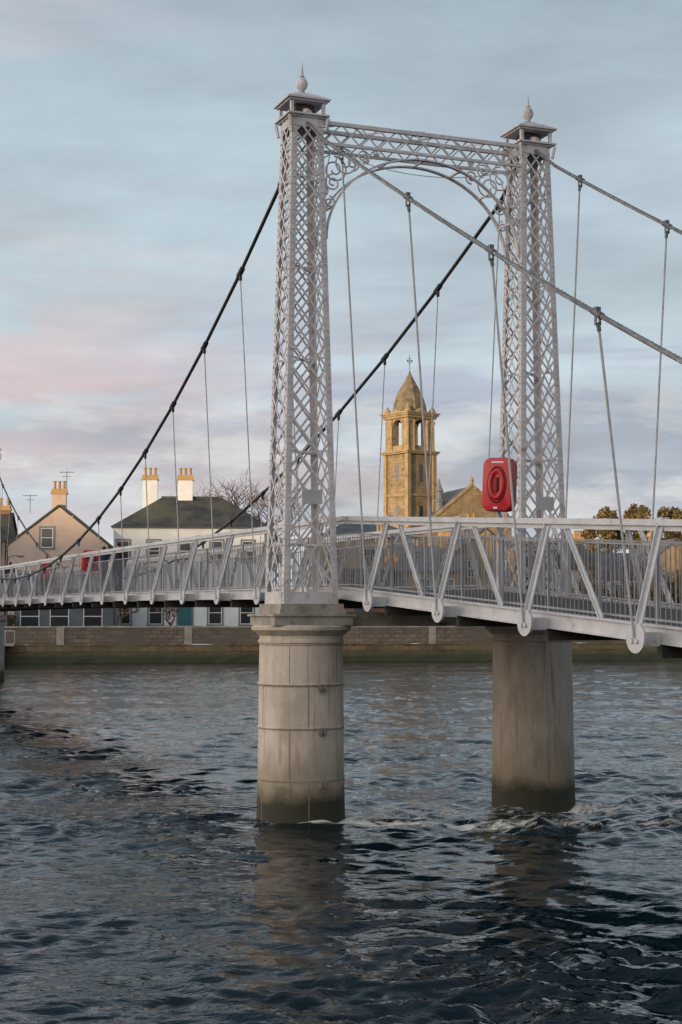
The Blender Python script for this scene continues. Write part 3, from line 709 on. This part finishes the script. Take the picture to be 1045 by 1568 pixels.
# ------------------------------------------------------------------ church
def church():
    e=empty('church'); cx,cy,r=8.75,200,math.radians(38); c_,s_=math.cos(r),math.sin(r)
    def tf(x,y,z): return (cx+c_*x-s_*y, cy+s_*x+c_*y, z)
    w=2.12
    m=M(tf); m.box(-w,w,-w,w,GZ,23.7); m.done('tower_shaft',M_sand,e)
    t=M(tf)
    for sx in(-1,1):
        for sy in(-1,1):
            t.cbox((sx*w,sy*w,12.8),(.55,.55,21.8))
            t.cbox((sx*(w-.55),sy*(w-.55),26.15),(1.15,1.15,4.2))
            for q in ((sx*(w-.02),sy*(w-.02)),(sx*(w-.02),sy*(w-1.0)),(sx*(w-1.0),sy*(w-.02))):
                t.lathe(q,[(.24,24.1),(.24,24.3),(.17,24.4),(.15,27.5),(.24,27.7),(.26,27.95)],10)
            t.lathe((sx*(w-.1),sy*(w-.1)),[(.45,29.05),(.40,29.35),(.16,29.7),(.05,30.0)],8)
    for z,o,h in ((12.9,.12,.3),(18.4,.12,.3),(23.72,.45,.2),(23.93,.60,.2),(28.25,.30,.3),(28.56,.48,.22),(28.79,.62,.2)):
        hh=w+o; t.box(-hh,hh,-hh,hh,z,z+h)
    for k in range(4):
        a=k*math.pi/2; ca,sa=round(math.cos(a)),round(math.sin(a))
        def q(x,y,z): return (ca*x-sa*y, sa*x+ca*y, z)
        n=10; rad=w-1.12; top=28.24; zc=27.1
        for i in range(n):
            a0=math.pi*i/n; a1=math.pi*(i+1)/n
            x0,x1=rad*math.cos(a0),rad*math.cos(a1); z0,z1=zc+rad*math.sin(a0),zc+rad*math.sin(a1)
            vs=[q(x0,-w+.05,z0),q(x1,-w+.05,z1),q(x1,-w+.05,top),q(x0,-w+.05,top),q(x0,-w+.6,z0),q(x1,-w+.6,z1),q(x1,-w+.6,top),q(x0,-w+.6,top)]
            t.add(vs,[(0,1,2,3),(4,5,6,7),(0,1,5,4),(2,3,7,6)])
        vs=[q(-rad,-w+.1,24.1),q(rad,-w+.1,24.1),q(rad,-w+.3,24.1),q(-rad,-w+.3,24.1),q(-rad,-w+.1,24.8),q(rad,-w+.1,24.8),q(rad,-w+.3,24.8),q(-rad,-w+.3,24.8)]
        t.add(vs,[(0,3,2,1),(4,5,6,7),(0,1,5,4),(1,2,6,5),(2,3,7,6),(3,0,4,7)])
        t.add([q(-1.1,-w-.35,29.0),q(1.1,-w-.35,29.0),q(0,-w-.35,29.5),q(-1.1,-w+.5,29.0),q(1.1,-w+.5,29.0),q(0,-w+.5,29.8)],[(0,1,2),(3,4,5),(0,2,5,3),(1,2,5,4)])
    t.done('tower_trim',M_sandtrim,e)
    t=M(tf); t.lathe((0,0),[(2.3,28.99),(2.28,29.4),(2.16,30.1),(1.92,30.9),(1.58,31.7),(1.18,32.4),(.78,33.05),(.50,33.5),(.50,33.6),(.30,33.9),(.12,34.3)],8,rot=math.pi/8)
    t.done('domed_spire',M_spire,e)
    g=M(tf)
    for k,(z,h) in enumerate(((8,2.6),(15,2.2),(20.2,2.2))):
        g.box(-.3,.3,-w-.02,-w+.1,z,z+h); g.box(-w-.02,-w+.1,-.3,.3,z,z+h)
    g.done('lancet_windows',M_glass,e)
    x=M(tf); x.tube([(0,0,34.15),(0,0,36.6)],.05,6); x.tube([(-.5,0,35.8),(.5,0,35.8)],.045,6); x.tube([(0,-.5,35.8),(0,.5,35.8)],.045,6)
    x.tube([(.35*math.cos(i*math.pi/6),0,35.8+.35*math.sin(i*math.pi/6)) for i in range(13)],.03,5)
    x.lathe((0,0),[(.05,34.15),(.15,34.3),(.05,34.45)],8); x.done('cross',M_lamp,e)
    c2,s2=math.cos(PH*1.3),math.sin(PH*1.3); nx,ny=16.3,196
    def tn(x,y,z): return (nx+c2*x-s2*y, ny+s2*x+c2*y, z)
    n_=M(tn); n_.box(-5.2,5.2,0,26,GZ,15.2); n_.add([(-5.2,0,15.2),(5.2,0,15.2),(0,0,19.5),(-5.2,.5,15.2),(5.2,.5,15.2),(0,.5,19.5)],[(0,1,2),(3,4,5),(0,2,5,3),(1,2,5,4)])
    n_.done('nave_walls',M_sand,e)
    rf=M(tn); rf.add([(-5.6,.5,14.9),(0,.5,19.5),(0,26,19.5),(-5.6,26,14.9)],[(0,1,2,3)]); rf.add([(5.6,.5,14.9),(0,.5,19.5),(0,26,19.5),(5.6,26,14.9)],[(0,1,2,3)]); rf.done('nave_roof',M_slate2,e)
    tt=M(tn)
    tt.beam((-5.6,.2,15.0),(0,.2,19.65),.7,.28,(0,1,0)); tt.beam((5.6,.2,15.0),(0,.2,19.65),.7,.28,(0,1,0))
    tt.lathe((0,.2),[(.3,19.7),(.2,20.0),(.3,20.2),(.05,20.7)],8)
    for xx in (-2.2,0,2.2): tt.box(xx-.75,xx+.75,-.08,0,7.6,12.6)
    tt.done('nave_trim',M_sandtrim,e)
    gg=M(tn)
    for xx in (-2.2,0,2.2): gg.box(xx-.5,xx+.5,-.1,-.085,8,12.2)
    gg.done('nave_windows',M_glass,e)
    sp=M(); sp.lathe((12.3,198),[(.55,14),(.55,17.6),(.7,17.65),(.7,17.9),(.45,18),(.45,18.9),(.6,18.95),(.3,19.6),(.05,20.6)],8); sp.done('vent_turret',M_margin,e)
church()

# ------------------------------------------------------------------ trees
def bare_tree(name,x,y,z,h,seed,spread=.55,depth=6,thick=.03,lean=0):
    e=empty(name); rnd=random.Random(seed); m=M()
    def br(p,d,L,r,k):
        n=3; pts=[p]; q=p.copy(); dd=d.copy()
        for i in range(n):
            dd=(dd+Vector((rnd.uniform(-.16,.16),rnd.uniform(-.16,.16),rnd.uniform(-.03,.12)))).normalized(); q=q+dd*L/n; pts.append(q.copy())
        m.tube(pts,[r*(1-.4*i/n) for i in range(n+1)],5 if k>3 else 3,False)
        if k==0: return
        for _ in range(rnd.choice((2,3,3)) if k<depth else 4):
            ax=Vector((rnd.uniform(-1,1),rnd.uniform(-1,1),rnd.uniform(-.25,.7))).normalized()
            nd=(dd*(1-spread)+ax*spread).normalized()
            st=pts[rnd.choice((2,3,3))]
            br(st,nd,L*rnd.uniform(.62,.84),max(r*.58,.016),k-1)
    br(Vector((x,y,z)),Vector((lean,0,1)).normalized(),h*.26,h*thick,depth)
    zm=max(v[2] for v in m.v)
    k=h/(zm-z); m.v=[(x+(v[0]-x)*k,y+(v[1]-y)*k,z+(v[2]-z)*k) for v in m.v]
    m.done('branches',M_bark,e,recalc=False)
bare_tree('bare_tree',-8.6,142,GZ,15.2,3,thick=.022); bare_tree('bare_tree',-17.0,122.5,GZ,3.4,8,depth=5)
bare_tree('bare_tree',-13.2,123,GZ,2.8,11,depth=5)
bare_tree('bare_tree',25.5,137,GZ,7.5,5,depth=5); bare_tree('bare_tree',20.0,134,GZ,7,15,depth=5); bare_tree('bare_tree',1.2,130,GZ,6.5,21,depth=5)

def foliage(name,clumps,mats,size,n,seed=1,trunk=True):
    e=empty(name); rnd=random.Random(seed); ms=[M() for _ in mats]; tk=M()
    for (c,r) in clumps:
        sub=[]
        for _ in range(9):
            a=rnd.uniform(0,6.28); q=rnd.uniform(0,.65); sub.append((c[0]+r[0]*q*math.cos(a),c[1]+r[1]*q*math.sin(a),c[2]+r[2]*rnd.uniform(-.6,.65),rnd.uniform(.3,.5)))
        for _ in range(n):
            s=rnd.choice(sub)
            v=Vector((rnd.gauss(0,1),rnd.gauss(0,1),rnd.gauss(0,1))).normalized()*rnd.uniform(.6,1.05)
            p=Vector((s[0]+v.x*r[0]*s[3],s[1]+v.y*r[1]*s[3],s[2]+v.z*r[2]*s[3]))
            a=Vector((rnd.gauss(0,1),rnd.gauss(0,1),rnd.gauss(0,1))).normalized(); b=a.orthogonal().normalized()
            k=size*rnd.uniform(.5,1.3)
            rnd.choice(ms).add([p-a*k-b*k*.5,p+a*k-b*k*.3,p+a*k*.6+b*k*.6,p-a*k*.7+b*k*.5],[(0,1,2,3)])
        if trunk: tk.tube([(c[0],c[1],GZ),(c[0],c[1],c[2])],[r[0]*.09,r[0]*.05],6)
    for i,(mm,mt) in enumerate(zip(ms,mats)): mm.done('leaves_%d'%i,mt,e,recalc=False)
    if trunk: tk.done('trunks',M_bark,e)
hill('distant_hill',(150,430),(.97,.1),130,lambda u: 8+15*math.exp(-((u+25)/85)**2),60,M_hill,seed=4)
rn=random.Random(5)
cl_=[]
for i in range(64):
    x=56+i*1.8+rn.uniform(-1.0,1.0); y=352+rn.uniform(-8,10); zt=27.2+.5*math.sin(i*.45)+rn.uniform(-.5,.5)-4*math.exp(-(i/1.6))
    cl_.append(((x,y,zt-2.2),(2.6,2.6,3.0))); cl_.append(((x+1,y-4,zt-6.0),(3.4,3.2,4.4)))
foliage('distant_trees',cl_,[M_leafy,M_leafg,M_leafg],.42,560,3,trunk=False)
hill('distant_ridge',(0,600),(1,0),600,lambda u: 11,60,M_hill,seed=9)
cl_=[((16.5+i*2.6+rn.uniform(-.6,.6),136+i*.5+rn.uniform(-2,2),4.2+rn.uniform(-.6,1.6)),(1.9,1.7,rn.uniform(1.7,2.9))) for i in range(9)]
foliage('hedge_trees',cl_,[M_leafd,M_leafg,M_leafg],.16,1500,6)
cl_=[((-29+i*1.6,123,2.7+rn.uniform(-.2,.2)),(1.0,.7,.8)) for i in range(3)]
foliage('hedge',cl_,[M_leafd,M_leafg],.10,900,7,trunk=False)

def car(x,y,rot,paint):
    e=empty('parked_car'); c_,s_=math.cos(rot),math.sin(rot)
    def tf(a,b,z): return (x+c_*a-s_*b,y+s_*a+c_*b,z+GZ)
    prof=[(-2.05,.35),(-2.1,.6),(-2.0,.88),(-1.5,.95),(-.85,1.38),(-.2,1.46),(.6,1.44),(1.35,1.02),(1.95,.88),(2.1,.6),(2.05,.32)]
    def body(m,pf,w,ins):
        k=len(pf); vs=[(a,-w+(ins if z>1.0 else 0),z) for a,z in pf]+[(a,w-(ins if z>1.0 else 0),z) for a,z in pf]
        m.add(vs,[tuple(range(k)),tuple(range(k,2*k))]+[(i,(i+1)%k,(i+1)%k+k,i+k) for i in range(k)])
    m=M(tf); body(m,prof,.86,.14); m.done('body',paint,e)
    m=M(tf); body(m,[(-1.3,1.0),(-.82,1.32),(-.2,1.39),(.55,1.37),(1.12,1.03)],.87,.13); m.done('side_glass',M_glass,e)
    m=M(tf)
    for a in (-1.3,1.3):
        for b in (-.80,.80): m.tube([(a,b-.1,.32),(a,b+.1,.32)],.32,16)
    m.done('wheels',M_black,e)
Pk=mat('car_paint_silver',(.4,.41,.43),None,.3,2,0,metal=.4); Pk2=mat('car_paint_orange',(.42,.13,.04),None,.3,2,0)
car(4.6,125.8,PH,Pk2); car(9.8,126.9,PH,Pk)

# ------------------------------------------------------------------ water
xs=list(np.arange(-13,13.001,.05))
x=13; d=.05
while x<900: d=min(d*1.08,60); x+=d; xs.append(x); xs.insert(0,-x)
ys=[-1.0]; y=-1.0
while y<155:
    y+= max(.045,.0036*max(y,0)) if y>9 else .3
    ys.append(y)
d=1.
y=-1.
while y>-300: d*=1.3; y-=d; ys.insert(0,y)
xs=np.array(xs); ys=np.array(ys); nx,ny=len(xs),len(ys)
X,Y=np.meshgrid(xs,ys)
rng=np.random.RandomState(3)
H=np.zeros_like(X)
patch=.80+.40*np.sin(X*.17+Y*.43+1.3*np.sin(Y*.17))*np.sin(X*.10-Y*.37+.8*np.sin(X*.31))+.35*np.sin(X*.28-Y*1.05+2*np.sin(X*.23))*np.sin(Y*.31+X*.12)
patch=np.clip(patch,.25,1.4)
gx=np.gradient(xs); gy=np.gradient(ys); G=np.maximum(gx[None,:],gy[:,None])
Lp=[(BT(0,-LEG_T,0)),(BT(0,LEG_T,0))]
turb=np.zeros_like(X); foam=np.zeros_like(X)
for (px,py,_),x0,fl in ((Lp[0],.0,9),(Lp[1],-.8,14)):
    for off,amp,wd in ((-.85,1.0,.22),(.75,.75,.30),(1.8,.45,.35),(0,.7,.6),(-1.5,.3,.30)):
        dx=X-px-x0-abs(off)*.4; yy=Y-(py+off)+.02*dx
        wob=.18*np.sin(dx*1.3+off*3)+.09*np.sin(dx*3.3+off)
        wk=np.exp(-((yy+wob)/(wd+.06*np.clip(dx,0,20)))**2)*(1/(1+np.exp(-np.clip(dx,-20,20)*6)))*np.exp(-np.clip(dx,0,50)/fl)
        turb=np.maximum(turb,wk*amp)
        foam=np.maximum(foam,wk*amp*(.75+.25*np.exp(-np.clip(dx,0,50)/1.5)))
    r=np.sqrt((X-px)**2+(Y-py)**2)
    ring=np.exp(-((r-.82)/.12)**2)*1.0*np.clip(.45+(X-px)*.6-(Y-py)*.3,0,1)
    foam=np.maximum(foam,ring)
wx=X+.18*np.sin(Y*2.3+X*.8)+.10*np.sin(Y*4.1-X*1.9); wy=Y+.16*np.sin(X*1.7+1)+.10*np.sin(X*3.7+Y*1.6)
for i in range(110):
    lam=.16*(10**(rng.rand()**1.15*1.0)); th=rng.normal(0,.58)+math.pi/2
    if rng.rand()<.20: th=rng.rand()*6.28
    k=2*math.pi/lam; a=.0060*lam**.88*rng.uniform(.5,1.3)
    att=np.clip(lam/(3.0*G)-.5,0,1)
    ph=k*(math.cos(th)*wx+math.sin(th)*wy)+rng.rand()*6.28
    H+=a*att*(np.sin(ph)+.25*np.cos(2*ph))
H*=patch*(1+1.5*turb)
H+=.045*turb*np.sin(wx*9+wy*4)*np.sin(wy*11-wx*3)
co=np.stack([X.ravel(),Y.ravel(),H.ravel()],1)
idx=np.arange(nx*ny).reshape(ny,nx)
q=np.stack([idx[:-1,:-1].ravel(),idx[:-1,1:].ravel(),idx[1:,1:].ravel(),idx[1:,:-1].ravel()],1)
me=bpy.data.meshes.new('river_water')
me.vertices.add(len(co)); me.vertices.foreach_set('co',co.ravel())
me.loops.add(q.size); me.loops.foreach_set('vertex_index',q.ravel().astype(np.int32))
me.polygons.add(len(q)); me.polygons.foreach_set('loop_start',np.arange(0,q.size,4,dtype=np.int32))
try: me.polygons.foreach_set('loop_total',np.full(len(q),4,dtype=np.int32))
except Exception: pass
me.update(); me.validate()
me.polygons.foreach_set('use_smooth',[True]*len(me.polygons))
at=me.attributes.new('foam','FLOAT','POINT'); at.data.foreach_set('value',foam.ravel().astype(np.float32))
wo=bpy.data.objects.new('river_water',me); COL.objects.link(wo)
m,nt,b=nt_new('river_water')
b.inputs['Base Color'].default_value=(.003,.011,.016,1); b.inputs['Roughness'].default_value=.035; b.inputs['IOR'].default_value=1.33
tc=N(nt,'ShaderNodeTexCoord'); mp=N(nt,'ShaderNodeMapping'); mp.inputs['Scale'].default_value=(.5,1.0,1); nt.links.new(tc.outputs['Object'],mp.inputs[0])
n1=N(nt,'ShaderNodeTexNoise'); n1.inputs['Scale'].default_value=3.6; n1.inputs['Detail'].default_value=4; n1.inputs['Distortion'].default_value=.6
n2=N(nt,'ShaderNodeTexNoise'); n2.inputs['Scale'].default_value=10; n2.inputs['Detail'].default_value=3; n2.inputs['Distortion'].default_value=.4
n3=N(nt,'ShaderNodeTexNoise'); n3.inputs['Scale'].default_value=.25; n3.inputs['Detail'].default_value=3
for n in (n1,n2,n3): nt.links.new(mp.outputs[0],n.inputs['Vector'])
mm=N(nt,'ShaderNodeMath',operation='MULTIPLY_ADD'); mm.inputs[1].default_value=.30; nt.links.new(n2.outputs['Fac'],mm.inputs[0]); nt.links.new(n1.outputs['Fac'],mm.inputs[2])
r3=N(nt,'ShaderNodeMapRange'); r3.inputs[1].default_value=.35; r3.inputs[2].default_value=.65; r3.inputs[3].default_value=.30; r3.inputs[4].default_value=1.1; nt.links.new(n3.outputs['Fac'],r3.inputs[0])
m2=N(nt,'ShaderNodeMath',operation='MULTIPLY'); nt.links.new(mm.outputs[0],m2.inputs[0]); nt.links.new(r3.outputs[0],m2.inputs[1])
bp=N(nt,'ShaderNodeBump'); bp.inputs['Strength'].default_value=.8; bp.inputs['Distance'].default_value=.065
nt.links.new(m2.outputs[0],bp.inputs['Height']); nt.links.new(bp.outputs[0],b.inputs['Normal'])
fa=N(nt,'ShaderNodeAttribute'); fa.attribute_name='foam'
mp2=N(nt,'ShaderNodeMapping'); mp2.inputs['Scale'].default_value=(1.3,2.6,1); nt.links.new(tc.outputs['Object'],mp2.inputs[0])
nf=N(nt,'ShaderNodeTexNoise'); nf.inputs['Scale'].default_value=2.8; nf.inputs['Detail'].default_value=8; nf.inputs['Roughness'].default_value=.78; nf.inputs['Distortion'].default_value=.6; nt.links.new(mp2.outputs[0],nf.inputs['Vector'])
ff=N(nt,'ShaderNodeMath',operation='MULTIPLY_ADD'); ff.inputs[1].default_value=.42; nt.links.new(fa.outputs['Fac'],ff.inputs[0]); nt.links.new(nf.outputs['Fac'],ff.inputs[2])
gate=N(nt,'ShaderNodeMapRange'); gate.inputs[1].default_value=.05; gate.inputs[2].default_value=.20; nt.links.new(fa.outputs['Fac'],gate.inputs[0])
rf=N(nt,'ShaderNodeMapRange'); rf.inputs[1].default_value=.64; rf.inputs[2].default_value=.80; rf.inputs[4].default_value=.9; nt.links.new(ff.outputs[0],rf.inputs[0])
gm_=N(nt,'ShaderNodeMath',operation='MULTIPLY'); nt.links.new(rf.outputs[0],gm_.inputs[0]); nt.links.new(gate.outputs[0],gm_.inputs[1])
dif=N(nt,'ShaderNodeBsdfDiffuse'); dif.inputs['Color'].default_value=(.78,.76,.72,1)
mx=N(nt,'ShaderNodeMixShader'); out=nt.nodes['Material Output']
nt.links.new(gm_.outputs[0],mx.inputs[0]); nt.links.new(b.outputs[0],mx.inputs[1]); nt.links.new(dif.outputs[0],mx.inputs[2]); nt.links.new(mx.outputs[0],out.inputs[0])
me.materials.append(m)

# ------------------------------------------------------------------ sun + sky
EL=math.radians(3.0)
sunv=Vector((SD.x*math.cos(EL),SD.y*math.cos(EL),math.sin(EL)))
L=bpy.data.lights.new('sun','SUN'); L.energy=3.8; L.angle=math.radians(.5); L.color=(1,.74,.44)
so=bpy.data.objects.new('sun',L); COL.objects.link(so); so.rotation_euler=sunv.to_track_quat('Z','Y').to_euler(); so.location=(-20,-20,40)
w=bpy.data.worlds.new('World'); scene.world=w; w.use_nodes=True; nt=w.node_tree
bg=nt.nodes['Background']; bg.inputs['Strength'].default_value=.1
sky=N(nt,'ShaderNodeTexSky'); sky.sky_type='NISHITA'; sky.sun_disc=False; sky.sun_elevation=EL; sky.sun_rotation=math.atan2(SD.x,SD.y)
tc=N(nt,'ShaderNodeTexCoord'); nrm=N(nt,'ShaderNodeVectorMath',operation='NORMALIZE'); nt.links.new(tc.outputs['Generated'],nrm.inputs[0])
sp=N(nt,'ShaderNodeSeparateXYZ'); nt.links.new(nrm.outputs[0],sp.inputs[0])
cr=N(nt,'ShaderNodeValToRGB'); el=cr.color_ramp.elements
stops=[(0,(.66,.77,.84)),(.05,(.70,.81,.88)),(.10,(.64,.74,.82)),(.17,(.61,.73,.81)),(.25,(.56,.69,.77)),(.34,(.46,.57,.65)),(.48,(.27,.36,.45)),(.65,(.19,.26,.35)),(1,(.15,.21,.30))]
el[0].position=0; el[0].color=(*stops[0][1],1); el[1].position=1; el[1].color=(*stops[-1][1],1)
for p,c in stops[1:-1]:
    q=el.new(p); q.color=(*c,1)
nt.links.new(sp.outputs[2],cr.inputs[0])
mp=N(nt,'ShaderNodeMapping'); mp.inputs['Scale'].default_value=(3.2,3.2,18); mp.inputs['Location'].default_value=(.3,.2,.4); nt.links.new(nrm.outputs[0],mp.inputs[0])
c1=N(nt,'ShaderNodeTexNoise'); c1.inputs['Scale'].default_value=1.3; c1.inputs['Detail'].default_value=8; c1.inputs['Roughness'].default_value=.55; c1.inputs['Distortion'].default_value=.5; nt.links.new(mp.outputs[0],c1.inputs['Vector'])
rb=N(nt,'ShaderNodeValToRGB'); rb.color_ramp.elements[0].position=.42; rb.color_ramp.elements[1].position=.60; rb.color_ramp.interpolation='EASE'; nt.links.new(c1.outputs['Fac'],rb.inputs[0])
rz=N(nt,'ShaderNodeValToRGB'); e=rz.color_ramp.elements; e[0].position=.02; e[0].color=(.1,.1,.1,1); e[1].position=.5; e[1].color=(.15,.15,.15,1)
q=e.new(.07); q.color=(.75,.75,.75,1); q=e.new(.15); q.color=(.9,.9,.9,1); q=e.new(.20); q.color=(.35,.35,.35,1)
nt.links.new(sp.outputs[2],rz.inputs[0])
mu=N(nt,'ShaderNodeMath',operation='MULTIPLY'); nt.links.new(rb.outputs[0],mu.inputs[0]); nt.links.new(rz.outputs[0],mu.inputs[1])
cc=N(nt,'ShaderNodeMixRGB'); cc.inputs[1].default_value=(.45,.49,.60,1); cc.inputs[2].default_value=(.74,.60,.62,1)
px=N(nt,'ShaderNodeMapRange'); px.inputs[1].default_value=.10; px.inputs[2].default_value=-.22; px.inputs[3].default_value=-.20; px.inputs[4].default_value=.30; nt.links.new(sp.outputs[0],px.inputs[0])
mp4=N(nt,'ShaderNodeMapping'); mp4.inputs['Scale'].default_value=(3,3,18); mp4.inputs['Location'].default_value=(5,2,1); nt.links.new(nrm.outputs[0],mp4.inputs[0])
c4=N(nt,'ShaderNodeTexNoise'); c4.inputs['Scale'].default_value=1.5; c4.inputs['Detail'].default_value=4; nt.links.new(mp4.outputs[0],c4.inputs['Vector'])
pa=N(nt,'ShaderNodeMath',operation='ADD'); nt.links.new(c4.outputs['Fac'],pa.inputs[0]); nt.links.new(px.outputs[0],pa.inputs[1])
r4=N(nt,'ShaderNodeMapRange'); r4.inputs[1].default_value=.45; r4.inputs[2].default_value=.75; nt.links.new(pa.outputs[0],r4.inputs[0]); nt.links.new(r4.outputs[0],cc.inputs[0])
mixm=N(nt,'ShaderNodeMixRGB'); nt.links.new(cc.outputs[0],mixm.inputs[2]); nt.links.new(mu.outputs[0],mixm.inputs[0]); nt.links.new(cr.outputs[0],mixm.inputs[1])
mp5=N(nt,'ShaderNodeMapping'); mp5.inputs['Scale'].default_value=(6,6,22); mp5.inputs['Location'].default_value=(1,7,3); nt.links.new(nrm.outputs[0],mp5.inputs[0])
c5=N(nt,'ShaderNodeTexNoise'); c5.inputs['Scale'].default_value=1.8; c5.inputs['Detail'].default_value=9; c5.inputs['Roughness'].default_value=.58; nt.links.new(mp5.outputs[0],c5.inputs['Vector'])
r5=N(nt,'ShaderNodeMapRange'); r5.inputs[1].default_value=.48; r5.inputs[2].default_value=.62; r5.inputs[4].default_value=.8; nt.links.new(c5.outputs['Fac'],r5.inputs[0])
rz5=N(nt,'ShaderNodeMapRange'); rz5.inputs[1].default_value=.18; rz5.inputs[2].default_value=.10; nt.links.new(sp.outputs[2],rz5.inputs[0])
m5=N(nt,'ShaderNodeMath',operation='MULTIPLY'); nt.links.new(r5.outputs[0],m5.inputs[0]); nt.links.new(rz5.outputs[0],m5.inputs[1])
mixp=N(nt,'ShaderNodeMixRGB'); mixp.inputs[2].default_value=(.86,.87,.88,1); nt.links.new(m5.outputs[0],mixp.inputs[0]); nt.links.new(mixm.outputs[0],mixp.inputs[1])
mp3=N(nt,'ShaderNodeMapping'); mp3.inputs['Scale'].default_value=(2.2,2.2,9); mp3.inputs['Location'].default_value=(3,1,2); nt.links.new(nrm.outputs[0],mp3.inputs[0])
c2=N(nt,'ShaderNodeTexNoise'); c2.inputs['Scale'].default_value=1.7; c2.inputs['Detail'].default_value=8; c2.inputs['Roughness'].default_value=.58; nt.links.new(mp3.outputs[0],c2.inputs['Vector'])
mr=N(nt,'ShaderNodeMapRange'); mr.inputs[1].default_value=.3; mr.inputs[2].default_value=.7; mr.inputs[3].default_value=.80; mr.inputs[4].default_value=1.19; nt.links.new(c2.outputs['Fac'],mr.inputs[0])
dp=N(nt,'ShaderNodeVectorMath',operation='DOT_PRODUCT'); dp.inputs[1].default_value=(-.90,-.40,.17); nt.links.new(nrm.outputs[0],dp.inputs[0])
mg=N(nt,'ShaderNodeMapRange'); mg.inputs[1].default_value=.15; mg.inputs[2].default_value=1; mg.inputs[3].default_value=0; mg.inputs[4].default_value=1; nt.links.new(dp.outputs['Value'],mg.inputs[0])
gw=N(nt,'ShaderNodeMixRGB'); gw.inputs[1].default_value=(1,1,1,1); gw.inputs[2].default_value=(6.4,5.0,3.8,1); nt.links.new(mg.outputs[0],gw.inputs[0])  # added warm boost of unseen sky, left and behind, to light bridge and piers
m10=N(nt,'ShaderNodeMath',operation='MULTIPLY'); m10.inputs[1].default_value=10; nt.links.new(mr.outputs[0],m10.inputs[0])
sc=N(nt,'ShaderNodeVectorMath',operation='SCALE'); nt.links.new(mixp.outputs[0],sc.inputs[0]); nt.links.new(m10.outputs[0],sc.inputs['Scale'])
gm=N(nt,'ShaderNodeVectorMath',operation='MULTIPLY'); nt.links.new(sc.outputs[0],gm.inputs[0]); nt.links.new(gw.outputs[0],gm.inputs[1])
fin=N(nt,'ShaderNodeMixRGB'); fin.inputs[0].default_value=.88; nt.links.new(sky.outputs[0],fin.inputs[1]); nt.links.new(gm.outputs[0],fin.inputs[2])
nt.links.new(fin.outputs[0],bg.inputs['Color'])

# ------------------------------------------------------------------ camera
cd=bpy.data.cameras.new('camera'); co_=bpy.data.objects.new('camera',cd); COL.objects.link(co_)
cd.sensor_fit='VERTICAL'; cd.sensor_height=36; cd.lens=36*2423/1568; cd.clip_end=6000; cd.clip_start=.1
co_.location=(0,0,3.4); co_.rotation_euler=(math.radians(90+3.75),0,0)
scene.camera=co_
